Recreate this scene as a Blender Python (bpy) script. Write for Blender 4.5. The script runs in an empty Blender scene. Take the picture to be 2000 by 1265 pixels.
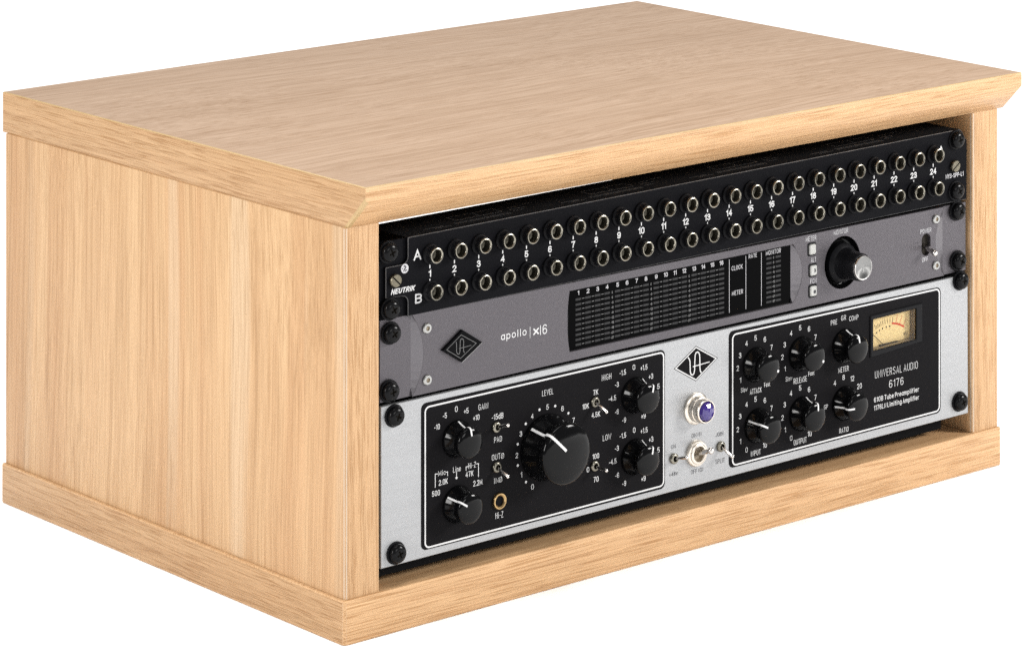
import bpy, bmesh, math, random
from mathutils import Vector
from mathutils.geometry import tessellate_polygon
random.seed(4)
scene = bpy.context.scene
COL = scene.collection
R = math.radians

# ---------------------------------------------------------------- camera (level, with lens shift)
cam_d = bpy.data.cameras.new("camera")
cam_d.sensor_fit = 'HORIZONTAL'; cam_d.sensor_width = 36.0
cam_d.lens = 36.0 * 7259.22 / 2000.0
cam_d.shift_x = -258.862 / 2000.0
cam_d.shift_y = -1813.584 / 2000.0
cam_d.clip_start = 0.05; cam_d.clip_end = 200.0
cam = bpy.data.objects.new("camera", cam_d); COL.objects.link(cam)
cam.location = (-1.24306, -1.66617, 0.69739)
cam.rotation_euler = (math.pi / 2, 0, -0.72163)
scene.camera = cam

WORLD, KEY, SIDE, FRONT, OVER = 0.3, 54.0, 40.0, 12.0, 215.0
# ---------------------------------------------------------------- studio light
scene.view_settings.view_transform = 'Standard'
scene.view_settings.look = 'None'
scene.view_settings.exposure = 0.0
scene.view_settings.gamma = 1.0
scene.view_settings.use_curve_mapping = False
world = bpy.data.worlds.new("World"); scene.world = world
world.use_nodes = True
bg = world.node_tree.nodes["Background"]
bg.inputs[0].default_value = (1.0, 1.0, 1.0, 1.0)
bg.inputs[1].default_value = WORLD
def area(name, loc, target, size, power, col=(1, 1, 1), size_y=None):
    d = bpy.data.lights.new(name, 'AREA'); d.energy = power; d.color = col
    d.size = size
    if size_y: d.shape = 'RECTANGLE'; d.size_y = size_y
    o = bpy.data.objects.new(name, d); COL.objects.link(o)
    o.location = loc
    o.rotation_euler = (Vector(target) - Vector(loc)).to_track_quat('-Z', 'Y').to_euler()
    return o

# ---- panel measurements in millimetres (text, x, z, height, width)
PATCH_TEXT=[('A',53.92,209.43,5.85,5.43),('B',54.68,184.66,5.49,4.84),('A',479.76,211.88,4.68,4.84)]
APOLLO_TEXT=[('METER',363.7,172.35,2.99,9.05),('ALT',365.84,158.79,2.81,4.54),('FCN',365.84,145.64,2.81,5.29),('MONITOR',389.68,172.75,3.01,12.52),('POWER',465.71,162.0,2.8,9.86),('OFF',465.05,143.73,2.8,5.32)]
BRANDLINE=[('apollo',124.57,152.28,5.37,18.94),('x',141.39,151.55,3.8,4.15),('16',146.97,151.73,5.65,5.44)]
DISP_TEXT=[('CLOCK',302.97,163.39,2.71,9.14),('METER',303.18,148.11,2.71,9.14),('RATE',316.08,168.56,2.56,6.8),('MONITOR',333.39,168.33,2.74,12.63)]
AMP_WHITE=[('-10',67.85,109.39,3.16,4.08),('-5',73.56,114.83,3.16,2.95),('0',81.94,117.06,3.17,1.92),('+5',89.19,114.75,3.18,3.37),('+10',96.58,109.57,3.18,4.54),('500',67.12,71.79,3.15,5.69),('2.0K',72.39,77.24,3.16,6.47),('47K',91.54,78.14,3.18,5.78),('2.2M',97.65,71.94,3.18,6.57),('GAIN',101.74,115.0,3.36,7.1),('-15dB',112.31,107.35,3.34,8.46),('PAD',112.65,94.11,3.2,5.64),('OUT',111.24,84.2,3.36,6.28),('Ø',116.01,83.97,3.2,2.17),('IN',111.35,70.56,3.2,3.25),('Ø',114.6,70.52,3.2,2.18),('Hi-Z',113.62,50.18,3.53,5.64),('Mic',71.44,82.65,2.99,5.29),('Line',82.36,82.65,3.17,5.53),('Hi-Z',93.47,82.79,3.17,5.57),('0',138.55,61.62,3.05,1.87),('1',130.14,70.2,3.03,1.12),('2',126.73,82.1,3.03,1.86),('3',129.73,94.08,3.04,1.86),('4',138.34,102.74,3.04,1.88),('5',149.93,106.02,3.05,1.89),('6',161.38,102.99,3.07,1.9),('7',169.84,94.6,3.08,1.91),('10K',179.2,101.17,3.08,4.99),('7K',187.0,108.05,3.09,3.86),('4.5K',187.11,94.87,3.09,6.56),('100',187.11,70.32,3.09,5.02),('70',187.32,56.63,3.09,3.85),('0',181.01,63.52,3.08,1.92),('LEVEL',150.03,114.6,3.37,8.38),('HIGH',195.49,115.59,3.43,7.32),('LOW',195.81,79.85,3.42,6.46),('-9',209.22,87.59,3.11,3.03),('-6',203.58,93.52,3.1,3.02),('-4.5',200.01,102.16,3.1,5.73),('-3',203.58,109.69,3.1,3.02),('-1.5',208.24,115.99,3.11,4.98),('0',217.05,117.66,3.11,1.96),('+1.5',225.03,116.11,3.12,5.43),('+3',230.63,109.88,3.13,3.46),('+9',224.59,87.26,3.12,3.45),('-9',209.32,49.94,3.11,3.03),('-6',203.8,55.74,3.1,3.02),('-4.5',200.34,64.57,3.1,5.74),('-3',203.58,71.87,3.11,3.02),('-1.5',208.35,78.51,3.11,4.98),('0',217.27,80.14,3.12,1.96),('+1.5',225.14,78.53,3.12,5.43),('+3',230.74,72.15,3.13,3.46),('+9',224.59,49.86,3.12,3.45),('5',236.58,102.82,3.14,1.99),('5',236.58,64.71,3.14,1.99),('1',303.65,94.74,3.2,1.17),('2',301.46,102.42,3.21,1.94),('3',303.4,109.93,3.21,1.95),('4',308.76,116.33,3.21,1.95),('5',316.33,118.45,3.22,1.96),('6',324.19,116.24,3.22,1.97),('7',329.73,110.37,3.23,1.98),('1',341.24,95.1,3.25,1.19),('2',339.01,102.77,3.24,1.98),('3',340.99,110.09,3.24,1.99),('4',346.47,116.29,3.24,1.99),('5',354.21,118.43,3.25,2.0),('6',361.86,116.44,3.26,2.01),('7',367.4,110.35,3.26,2.02),('1',303.65,57.32,3.21,1.17),('2',301.46,65.03,3.2,1.94),('3',303.4,72.69,3.2,1.95),('4',308.76,78.95,3.21,1.95),('5',316.33,80.9,3.22,1.96),('6',324.19,78.78,3.22,1.97),('7',329.73,72.94,3.23,1.98),('0',308.76,51.2,3.22,1.95),('10',324.19,51.27,3.23,3.15),('1',341.37,57.52,3.24,1.19),('2',339.13,65.31,3.24,1.99),('3',340.99,73.08,3.25,1.99),('4',346.34,79.15,3.24,1.99),('5',354.21,81.1,3.26,2.0),('6',361.86,78.85,3.26,2.01),('7',367.4,72.88,3.27,2.02),('0',346.47,51.44,3.24,1.99),('10',362.36,51.21,3.26,3.22),('4',384.25,78.81,3.28,2.04),('8',391.9,81.12,3.29,2.04),('12',399.59,79.05,3.3,3.28),('20',405.89,73.18,3.3,4.13),('GP',376.5,65.34,2.91,3.3),('Slow',306.69,88.41,2.85,5.36),('Fast',326.03,88.31,2.69,4.93),('Slow',344.48,88.59,2.89,5.48),('Fast',363.75,88.57,2.72,5.03),('ATTACK',316.46,86.06,3.22,9.55),('RELEASE',354.21,86.07,3.43,11.26),('METER',391.77,86.17,3.28,8.94),('PRE',383.48,116.96,3.09,5.35),('GR',391.9,118.4,3.1,4.09),('COMP',400.87,116.93,3.12,7.97),('INPUT',316.46,47.97,3.22,8.08),('OUTPUT',354.21,48.11,3.43,11.01),('RATIO',392.16,48.09,3.1,7.93),('UNIVERSAL AUDIO',438.8,77.75,4.63,38.34),('6176',438.8,69.7,4.82,12.86),('610B Tube Preamplifier',438.8,61.64,3.89,40.04),('1176LN Limiting Amplifier',438.8,56.55,3.89,40.04)]
AMP_BLACK=[('ON',248.95,64.36,2.34,3.76),('+48v',248.95,47.92,2.33,6.7),('ON (I)',267.66,67.99,2.66,7.82),('OFF (0)',268.09,46.21,2.67,9.94),('JOIN',286.48,64.91,2.52,6.2),('SPLIT',287.02,48.58,2.83,7.7)]
KNOBS={'gain': (82.31,100.07,-2.37),'mic': (82.53,62.62,-55.71),'high': (217.73,100.98,25.3),'low': (217.52,64.27,24.32),'att': (316.26,102.24,112.19),'rel': (355.11,102.28,118.93),'met': (392.54,100.88,-1.93),'inp': (317.73,64.58,-63.08),'out': (355.48,65.02,11.18),'rat': (392.54,64.93,-91.23),'level': (148.73,82.8,-44.46)}
LEVEL_DOTS=[(133.67,65.36),(127.45,76.14),(127.45,88.51),(133.46,99.23),(143.86,105.51),(155.8,105.53),(165.93,99.51)]
BRACKETS=[[(66.62,75.14),(66.62,82.88),(68.52,82.52)],[(74.01,82.41),(75.57,82.44),(75.57,80.06)],[(89.05,80.42),(89.05,82.65),(90.47,82.6)],[(96.54,82.9),(98.19,82.81),(98.19,75.16)],[(82.08,81.03),(82.08,77.7)]]
UA_BIG=[(260.49,116.05),(261.54,114.93),(262.17,113.41),(262.39,106.96),(263.12,105.27),(264.39,104.74),(265.44,105.49),(265.97,107.52),(266.08,111.8),(266.4,116.45),(267.03,117.67),(268.09,118.04),(269.25,117.53),(269.99,116.15),(270.2,114.23),(270.31,107.94),(270.63,105.93),(271.58,104.9)]
UA_BIG_BAR=[(264.49,109.73),(278.27,110.34)]
UA_BIG_DIAMOND=[(249.16,110.97),(267.14,121.8),(285.2,111.51),(267.14,100.5)]
UA_SMALL=[(80.36,156.08),(80.7,154.75),(80.7,150.58),(81.17,149.29),(81.96,148.72),(82.8,149.01),(83.22,150.15),(83.3,154.09),(83.42,156.26),(84.06,157.08),(84.9,157.11),(85.75,156.42),(85.94,155.18),(85.75,150.6),(86.03,149.45),(86.45,148.83)]
UA_SMALL_BAR=[(82.38,151.87),(91.52,152.26)]
UA_SMALL_INNER=[(73.57,152.66),(84.06,159.45),(95.19,152.85),(83.64,146.12)]
UA_SMALL_FACE=[(70.75,152.59),(85.31,162.04),(100.01,152.52),(84.93,143.44)]
BRAND_BAR=(136.85,151.7)
scene.cycles.use_denoising = False      # keep the fine grain of the wood
scene.cycles.sample_clamp_indirect = 3.0
scene.cycles.use_adaptive_sampling = False
MID = (0.26, 0.1, 0.13)
area("key_softbox", (1.75, -1.45, 1.0), MID, 0.55, KEY, (1.0, 0.985, 0.96))
area("side_softbox", (-2.1, -0.15, 0.95), MID, 0.55, SIDE, (1.0, 0.985, 0.965), 0.8)
area("front_softbox", (0.1, -2.4, 0.95), MID, 0.8, FRONT, (1.0, 0.99, 0.97), 0.6)
area("overhead_softbox", (0.1, 0.7, 4.0), (0.2, 0.5, 0), 3.0, OVER)

# ---------------------------------------------------------------- materials
def new_mat(name):
    m = bpy.data.materials.new(name); m.use_nodes = True
    nt = m.node_tree
    return m, nt, nt.nodes["Principled BSDF"]
def simple(name, col, rough=0.5, metal=0.0, spec=0.5, noise=0.0, nscale=400.0, bump=0.0, aniso=0.0, coat=0.0):
    m, nt, b = new_mat(name)
    b.inputs["Base Color"].default_value = (*col, 1)
    b.inputs["Roughness"].default_value = rough
    b.inputs["Metallic"].default_value = metal
    b.inputs["Specular IOR Level"].default_value = spec
    b.inputs["Coat Weight"].default_value = coat
    if noise or bump:
        tc = nt.nodes.new("ShaderNodeTexCoord")
        n = nt.nodes.new("ShaderNodeTexNoise"); n.inputs["Scale"].default_value = nscale; n.inputs["Detail"].default_value = 4
        nt.links.new(tc.outputs["Object"], n.inputs["Vector"])
        if noise:
            mx = nt.nodes.new("ShaderNodeMix"); mx.data_type = 'RGBA'
            mx.inputs["A"].default_value = (*[c * (1 - noise) for c in col], 1)
            mx.inputs["B"].default_value = (*[min(1, c * (1 + noise)) for c in col], 1)
            nt.links.new(n.outputs["Fac"], mx.inputs["Factor"])
            nt.links.new(mx.outputs["Result"], b.inputs["Base Color"])
        if bump:
            bp = nt.nodes.new("ShaderNodeBump"); bp.inputs["Strength"].default_value = bump; bp.inputs["Distance"].default_value = 0.0002
            nt.links.new(n.outputs["Fac"], bp.inputs["Height"]); nt.links.new(bp.outputs["Normal"], b.inputs["Normal"])
    return m

def wood(name, grain, light, mid, dark, broad=1.0, pores=0.5, fine=0.35, broad_scale=26.0, rough=0.42, seed=0.0, pale=None, spec=0.5, pore_len=70.0, mids=0.5, warp=0.03):
    """Laminate wood: broad streaks, fine lines and short pore dashes running along one axis."""
    m, nt, b = new_mat(name)
    N, Lk = nt.nodes, nt.links
    tc = N.new("ShaderNodeTexCoord")
    wm = N.new("ShaderNodeMapping"); ws = [5.5] * 3; ws["XYZ".index(grain)] = 2.6
    wm.inputs["Scale"].default_value = ws; wm.inputs["Location"].default_value = (seed * 2.1, seed, -seed)
    Lk.new(tc.outputs["Object"], wm.inputs["Vector"])
    wn = N.new("ShaderNodeTexNoise"); wn.inputs["Scale"].default_value = 1.0; wn.inputs["Detail"].default_value = 1.5
    Lk.new(wm.outputs["Vector"], wn.inputs["Vector"])
    wo = N.new("ShaderNodeVectorMath"); wo.operation = 'MULTIPLY_ADD'      # gentle drift of the grain lines
    wo.inputs[1].default_value = (warp,) * 3
    Lk.new(wn.outputs["Color"], wo.inputs[0]); Lk.new(tc.outputs["Object"], wo.inputs[2])
    def noise(across, along, detail, rough_=0.55, dist=0.0, off=0.0):
        mp = N.new("ShaderNodeMapping")
        s = [across] * 3; s["XYZ".index(grain)] = along
        mp.inputs["Scale"].default_value = s
        mp.inputs["Location"].default_value = (seed + off, seed * 1.7 + off, seed * 0.6 - off)
        Lk.new(wo.outputs["Vector"], mp.inputs["Vector"])
        n = N.new("ShaderNodeTexNoise"); n.inputs["Scale"].default_value = 1.0
        n.inputs["Detail"].default_value = detail; n.inputs["Roughness"].default_value = rough_
        n.inputs["Distortion"].default_value = dist
        Lk.new(mp.outputs["Vector"], n.inputs["Vector"])
        return n.outputs["Fac"]
    def ramp(src, stops):
        r = N.new("ShaderNodeValToRGB"); e = r.color_ramp.elements
        while len(e) > 1: e.remove(e[-1])
        e[0].position, e[0].color = stops[0][0], (*stops[0][1], 1)
        for p, c in stops[1:]:
            q = e.new(p); q.color = (*c, 1)
        Lk.new(src, r.inputs["Fac"]); return r.outputs["Color"]
    def mix(a, c, fac, mode='MIX'):
        x = N.new("ShaderNodeMix"); x.data_type = 'RGBA'; x.blend_type = mode
        for sock, v in ((x.inputs["A"], a), (x.inputs["B"], c)):
            if isinstance(v, tuple): sock.default_value = (*v, 1)
            else: Lk.new(v, sock)
        if isinstance(fac, float): x.inputs["Factor"].default_value = fac
        else: Lk.new(fac, x.inputs["Factor"])
        return x.outputs["Result"]
    def mul(a, k):
        x = N.new("ShaderNodeMath"); x.operation = 'MULTIPLY'; Lk.new(a, x.inputs[0]); x.inputs[1].default_value = k
        return x.outputs[0]
    st = noise(broad_scale, broad_scale * 0.035, 3.0, 0.6, 0.35)
    c = ramp(st, [(0.28, dark), (0.42, mid), (0.54, light), (0.68, mid), (0.80, dark)])
    c = mix(mid, c, broad)
    st2 = noise(broad_scale * 4.2, broad_scale * 0.10, 3.0, 0.6, 0.2, 3.1)
    k2 = ramp(st2, [(0.33, (0.87, 0.83, 0.79)), (0.50, (1, 1, 1)), (0.68, (1.07, 1.09, 1.11))])
    c = mix(c, k2, 0.75 * broad, 'MULTIPLY')
    if pale:
        pz = ramp(noise(broad_scale * 1.6, broad_scale * 0.03, 2.0, 0.5, 0.2, 7.7), [(0.60, (0, 0, 0)), (0.68, (1, 1, 1))])
        c = mix(c, pale, mul(pz, 0.55))
    mf = ramp(noise(380.0, 4.5, 3.0, 0.65, 0.15, 2.2), [(0.34, (0.80, 0.75, 0.68)), (0.48, (1, 1, 1)), (0.62, (1, 1, 1)), (0.72, (1.09, 1.10, 1.12))])
    c = mix(c, mf, mids, 'MULTIPLY')
    fl = ramp(noise(820.0, 6.0, 2.0, 0.6, 0.0, 1.3), [(0.32, (0.76, 0.72, 0.66)), (0.55, (1, 1, 1)), (0.75, (1.08, 1.08, 1.08))])
    c = mix(c, fl, fine, 'MULTIPLY')
    po = ramp(noise(1800.0, pore_len, 1.0, 0.5, 0.0, 5.9), [(0.54, (0, 0, 0)), (0.61, (1, 1, 1))])
    c = mix(c, mix(c, (0.66, 0.555, 0.425), 1.0, 'MULTIPLY'), mul(po, pores))
    lo = ramp(noise(1200.0, pore_len * 0.8, 1.0, 0.5, 0.0, 9.4), [(0.56, (0, 0, 0)), (0.72, (1, 1, 1))])
    c = mix(c, mix(c, (1.12, 1.13, 1.14), 1.0, 'MULTIPLY'), mul(lo, pores))
    Lk.new(c, b.inputs["Base Color"])
    b.inputs["Roughness"].default_value = rough
    b.inputs["Specular IOR Level"].default_value = spec
    bp = N.new("ShaderNodeBump"); bp.inputs["Strength"].default_value = 0.35; bp.inputs["Distance"].default_value = 0.00012
    bp.invert = True
    Lk.new(po, bp.inputs["Height"]); Lk.new(bp.outputs["Normal"], b.inputs["Normal"])
    return m

def K(c, k): return tuple(x * k for x in c)
WL, WM, WD = (0.53, 0.347, 0.190), (0.482, 0.297, 0.155), (0.41, 0.226, 0.107)
WP = (0.53, 0.39, 0.255)
M_side = wood("side_laminate", 'Z', WL, WM, WD, 0.85, 0.22, 0.7, 21.0, 0.45, 2.9, WP, 0.3, 30.0, 0.75, 0.035)
M_side_band = wood("edge_band_upright", 'Z', K(WL, .97), WM, K(WM, .9), 0.3, 0.7, 0.5, 30.0, 0.45, 8.1, None, 0.3, 45.0, 0.3, 0.01)
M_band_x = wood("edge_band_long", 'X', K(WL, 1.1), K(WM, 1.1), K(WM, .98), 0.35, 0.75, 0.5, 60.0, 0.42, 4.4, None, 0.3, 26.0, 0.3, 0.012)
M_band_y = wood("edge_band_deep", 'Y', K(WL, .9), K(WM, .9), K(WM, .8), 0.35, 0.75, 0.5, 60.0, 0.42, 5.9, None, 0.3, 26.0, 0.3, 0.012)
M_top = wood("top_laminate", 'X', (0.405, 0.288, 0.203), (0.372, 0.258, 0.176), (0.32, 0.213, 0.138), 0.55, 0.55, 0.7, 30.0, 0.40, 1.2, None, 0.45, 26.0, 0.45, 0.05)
M_pale = simple("bare_band_edge", (0.47, 0.36, 0.26), 0.5, noise=0.12, nscale=300)
M_glue = simple("glue_line", (0.33, 0.25, 0.11), 0.5, noise=0.2, nscale=500)
M_olive = simple("band_end", (0.41, 0.28, 0.13), 0.5, noise=0.12, nscale=400)
M_white_strip = simple("white_strip", (0.85, 0.85, 0.85), 0.6)  # colour of the bright line added under the lip
M_floor = simple("white_sweep", (0.92, 0.92, 0.92), 0.9, spec=0.0)
M_blk = simple("black_powder_coat", (0.0040, 0.0040, 0.0052), 0.55, spec=0.035, noise=0.5, nscale=900, bump=0.25)
M_blk_in = simple("black_steel", (0.004, 0.004, 0.0045), 0.6, spec=0.04)
M_worn = simple("worn_black_edge", (0.075, 0.074, 0.075), 0.5, spec=0.4, noise=0.95, nscale=160)
M_inlay = simple("black_enamel", (0.0062, 0.0058, 0.0066), 0.55, spec=0.035, noise=0.35, nscale=1200, bump=0.15)
M_grey = simple("grey_metallic_paint", (0.080, 0.0735, 0.0815), 0.40, metal=0.55, spec=0.4, noise=0.06, nscale=2600)
M_greyd = simple("grey_metallic_edge", (0.10, 0.095, 0.10), 0.4, metal=0.35, spec=0.4)
M_display = simple("smoked_display", (0.0015, 0.0015, 0.0017), 0.10, spec=0.016)
M_seg = simple("unlit_meter_segment", (0.017, 0.017, 0.018), 0.5, spec=0.2)
M_dim = simple("dim_display_print", (0.14, 0.14, 0.14), 0.6, spec=0.1)
M_wht = simple("white_print", (0.58, 0.58, 0.58), 0.6, spec=0.2)
M_gprint = simple("light_grey_print", (0.46, 0.455, 0.47), 0.6, spec=0.2)
M_bprint = simple("dark_print", (0.045, 0.045, 0.05), 0.6, spec=0.2)
M_knob = simple("black_bakelite", (0.0022, 0.0022, 0.0025), 0.09, spec=0.14)
M_knobm = simple("matte_black_knob", (0.005, 0.005, 0.006), 0.4, spec=0.08)
M_screw = simple("blackened_screw", (0.004, 0.004, 0.0045), 0.2, spec=0.10)
M_cup = simple("black_cup_washer", (0.005, 0.005, 0.006), 0.4, spec=0.1)
M_nickel = simple("aged_nickel", (0.25, 0.235, 0.195), 0.28, metal=1.0, noise=0.2, nscale=500)
def vary(m, lo, hi):
    """Each object wearing this metal gets its own slightly different tarnish."""
    nt = m.node_tree; b = nt.nodes["Principled BSDF"]; src = b.inputs["Base Color"].links[0].from_socket
    oi = nt.nodes.new("ShaderNodeObjectInfo"); mr = nt.nodes.new("ShaderNodeMapRange")
    mr.inputs["To Min"].default_value = lo; mr.inputs["To Max"].default_value = hi
    nt.links.new(oi.outputs["Random"], mr.inputs["Value"])
    vm = nt.nodes.new("ShaderNodeVectorMath"); vm.operation = 'SCALE'
    nt.links.new(src, vm.inputs[0]); nt.links.new(mr.outputs["Result"], vm.inputs["Scale"])
    nt.links.new(vm.outputs["Vector"], b.inputs["Base Color"])
vary(M_nickel, 0.7, 1.25)
M_bore = simple("jack_bore", (0.085, 0.078, 0.06), 0.45, metal=0.8)
M_dark = simple("dark_hole", (0.02, 0.017, 0.014), 0.7, spec=0.1)
M_brass = simple("slotted_brass", (0.14, 0.127, 0.095), 0.38, metal=1.0, noise=0.25, nscale=700)
M_gold = simple("gold_jack", (0.42, 0.29, 0.14), 0.30, metal=1.0)
M_chrome = simple("chrome", (0.62, 0.60, 0.58), 0.14, metal=1.0)
M_satin = simple("satin_nickel", (0.68, 0.63, 0.56), 0.30, metal=1.0, noise=0.08, nscale=900)
M_steel = simple("steel_hex_screw", (0.33, 0.33, 0.32), 0.3, metal=1.0)
M_key = simple("grey_white_key", (0.36, 0.36, 0.345), 0.35)
M_bezel = simple("meter_bezel_plastic", (0.008, 0.008, 0.009), 0.4, spec=0.07)
M_badge = simple("badge_black", (0.003, 0.003, 0.0035), 0.15, spec=0.03)
M_badge_line = simple("badge_line", (0.11, 0.11, 0.11), 0.4)
M_face = simple("cream_meter_face", (0.75, 0.575, 0.29), 0.7, spec=0.1, noise=0.05, nscale=120)
M_red = simple("red_scale_print", (0.55, 0.06, 0.03), 0.6, spec=0.1)
M_ink = simple("black_scale_print", (0.03, 0.025, 0.02), 0.6, spec=0.1)
M_case = simple("clear_case_wall", (0.20, 0.16, 0.11), 0.35, spec=0.4)
M_lid = simple("satin_black_lid", (0.012, 0.012, 0.013), 0.50, spec=0.0)
M_facet = simple("lit_grey_facet", (0.115, 0.108, 0.117), 0.34, metal=0.6, spec=0.4, noise=0.08, nscale=2600)  # lighter copy of the grey paint; caught light put into the facet colour
M_ghost = simple("dark_grey_print", (0.09, 0.09, 0.093), 0.6, spec=0.1)

M_base_top = wood("base_laminate", "X", WL, WM, WD, 0.7, 0.4, 0.5, 40.0, 0.45, 6.6, None, 0.3)
M_side_in = wood("inner_laminate", "Z", WL, WM, WD, 0.5, 0.4, 0.5, 40.0, 0.45, 9.3, None, 0.3)
# brushed aluminium: fine streaks along X
def brushed(name, col, metal, rough):
    m, nt, b = new_mat(name)
    tc = nt.nodes.new("ShaderNodeTexCoord"); mp = nt.nodes.new("ShaderNodeMapping")
    mp.inputs["Scale"].default_value = (14, 620, 620)
    n = nt.nodes.new("ShaderNodeTexNoise"); n.inputs["Scale"].default_value = 1; n.inputs["Detail"].default_value = 3
    nt.links.new(tc.outputs["Object"], mp.inputs["Vector"]); nt.links.new(mp.outputs["Vector"], n.inputs["Vector"])
    mx = nt.nodes.new("ShaderNodeMix"); mx.data_type = 'RGBA'
    mx.inputs["A"].default_value = (*K(col, .91), 1); mx.inputs["B"].default_value = (*K(col, 1.09), 1)
    nt.links.new(n.outputs["Fac"], mx.inputs["Factor"]); nt.links.new(mx.outputs["Result"], b.inputs["Base Color"])
    bp = nt.nodes.new("ShaderNodeBump"); bp.inputs["Strength"].default_value = 0.05; bp.inputs["Distance"].default_value = 0.0001
    nt.links.new(n.outputs["Fac"], bp.inputs["Height"]); nt.links.new(bp.outputs["Normal"], b.inputs["Normal"])
    b.inputs["Metallic"].default_value = metal; b.inputs["Roughness"].default_value = rough
    return m
M_alu = brushed("brushed_aluminium", (0.335, 0.34, 0.348), 0.6, 0.40)
# turned aluminium cap: radial anisotropy
def turned(name):
    m, nt, b = new_mat(name)
    b.inputs["Base Color"].default_value = (0.21, 0.21, 0.207, 1); b.inputs["Metallic"].default_value = 1.0
    b.inputs["Roughness"].default_value = 0.28; b.inputs["Anisotropic"].default_value = 0.9
    t = nt.nodes.new("ShaderNodeTangent"); t.direction_type = 'RADIAL'; t.axis = 'Y'
    nt.links.new(t.outputs["Tangent"], b.inputs["Tangent"])
    return m
M_turned = turned("turned_aluminium")
def gem(name):
    m, nt, b = new_mat(name)
    b.inputs["Base Color"].default_value = (0.028, 0.013, 0.14, 1); b.inputs["Roughness"].default_value = 0.08
    b.inputs["Specular IOR Level"].default_value = 0.6
    b.inputs["Coat Weight"].default_value = 0.3
    return m
M_gem = gem("violet_jewel")
def pane(name):
    m, nt, b = new_mat(name)
    nt.nodes.remove(b)
    g = nt.nodes.new("ShaderNodeBsdfGlossy"); g.inputs["Roughness"].default_value = 0.03
    t = nt.nodes.new("ShaderNodeBsdfTransparent"); t.inputs["Color"].default_value = (0.96, 0.96, 0.95, 1)
    mx = nt.nodes.new("ShaderNodeMixShader"); fr = nt.nodes.new("ShaderNodeFresnel"); fr.inputs["IOR"].default_value = 1.3
    nt.links.new(fr.outputs[0], mx.inputs[0]); nt.links.new(t.outputs[0], mx.inputs[1]); nt.links.new(g.outputs[0], mx.inputs[2])
    nt.links.new(mx.outputs[0], nt.nodes["Material Output"].inputs["Surface"])
    return m
M_glass = pane("clear_meter_window")

# ---------------------------------------------------------------- builders
WLOC = {}
def link(name, data, loc, parent=None):
    o = bpy.data.objects.new(name, data); COL.objects.link(o)
    loc = Vector(loc); WLOC[o.name] = loc
    if parent: o.parent = parent; o.location = loc - WLOC[parent.name]
    else: o.location = loc
    return o
def thing(name, label, cat, loc, group=None):
    o = link(name, None, loc); o.empty_display_size = 0.02
    o["label"] = label; o["category"] = cat
    if group: o["group"] = group
    return o
Y0 = 0.003
def PW(x, z, out=0.0): return Vector((x / 1000, Y0 - out / 1000, z / 1000))

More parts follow.
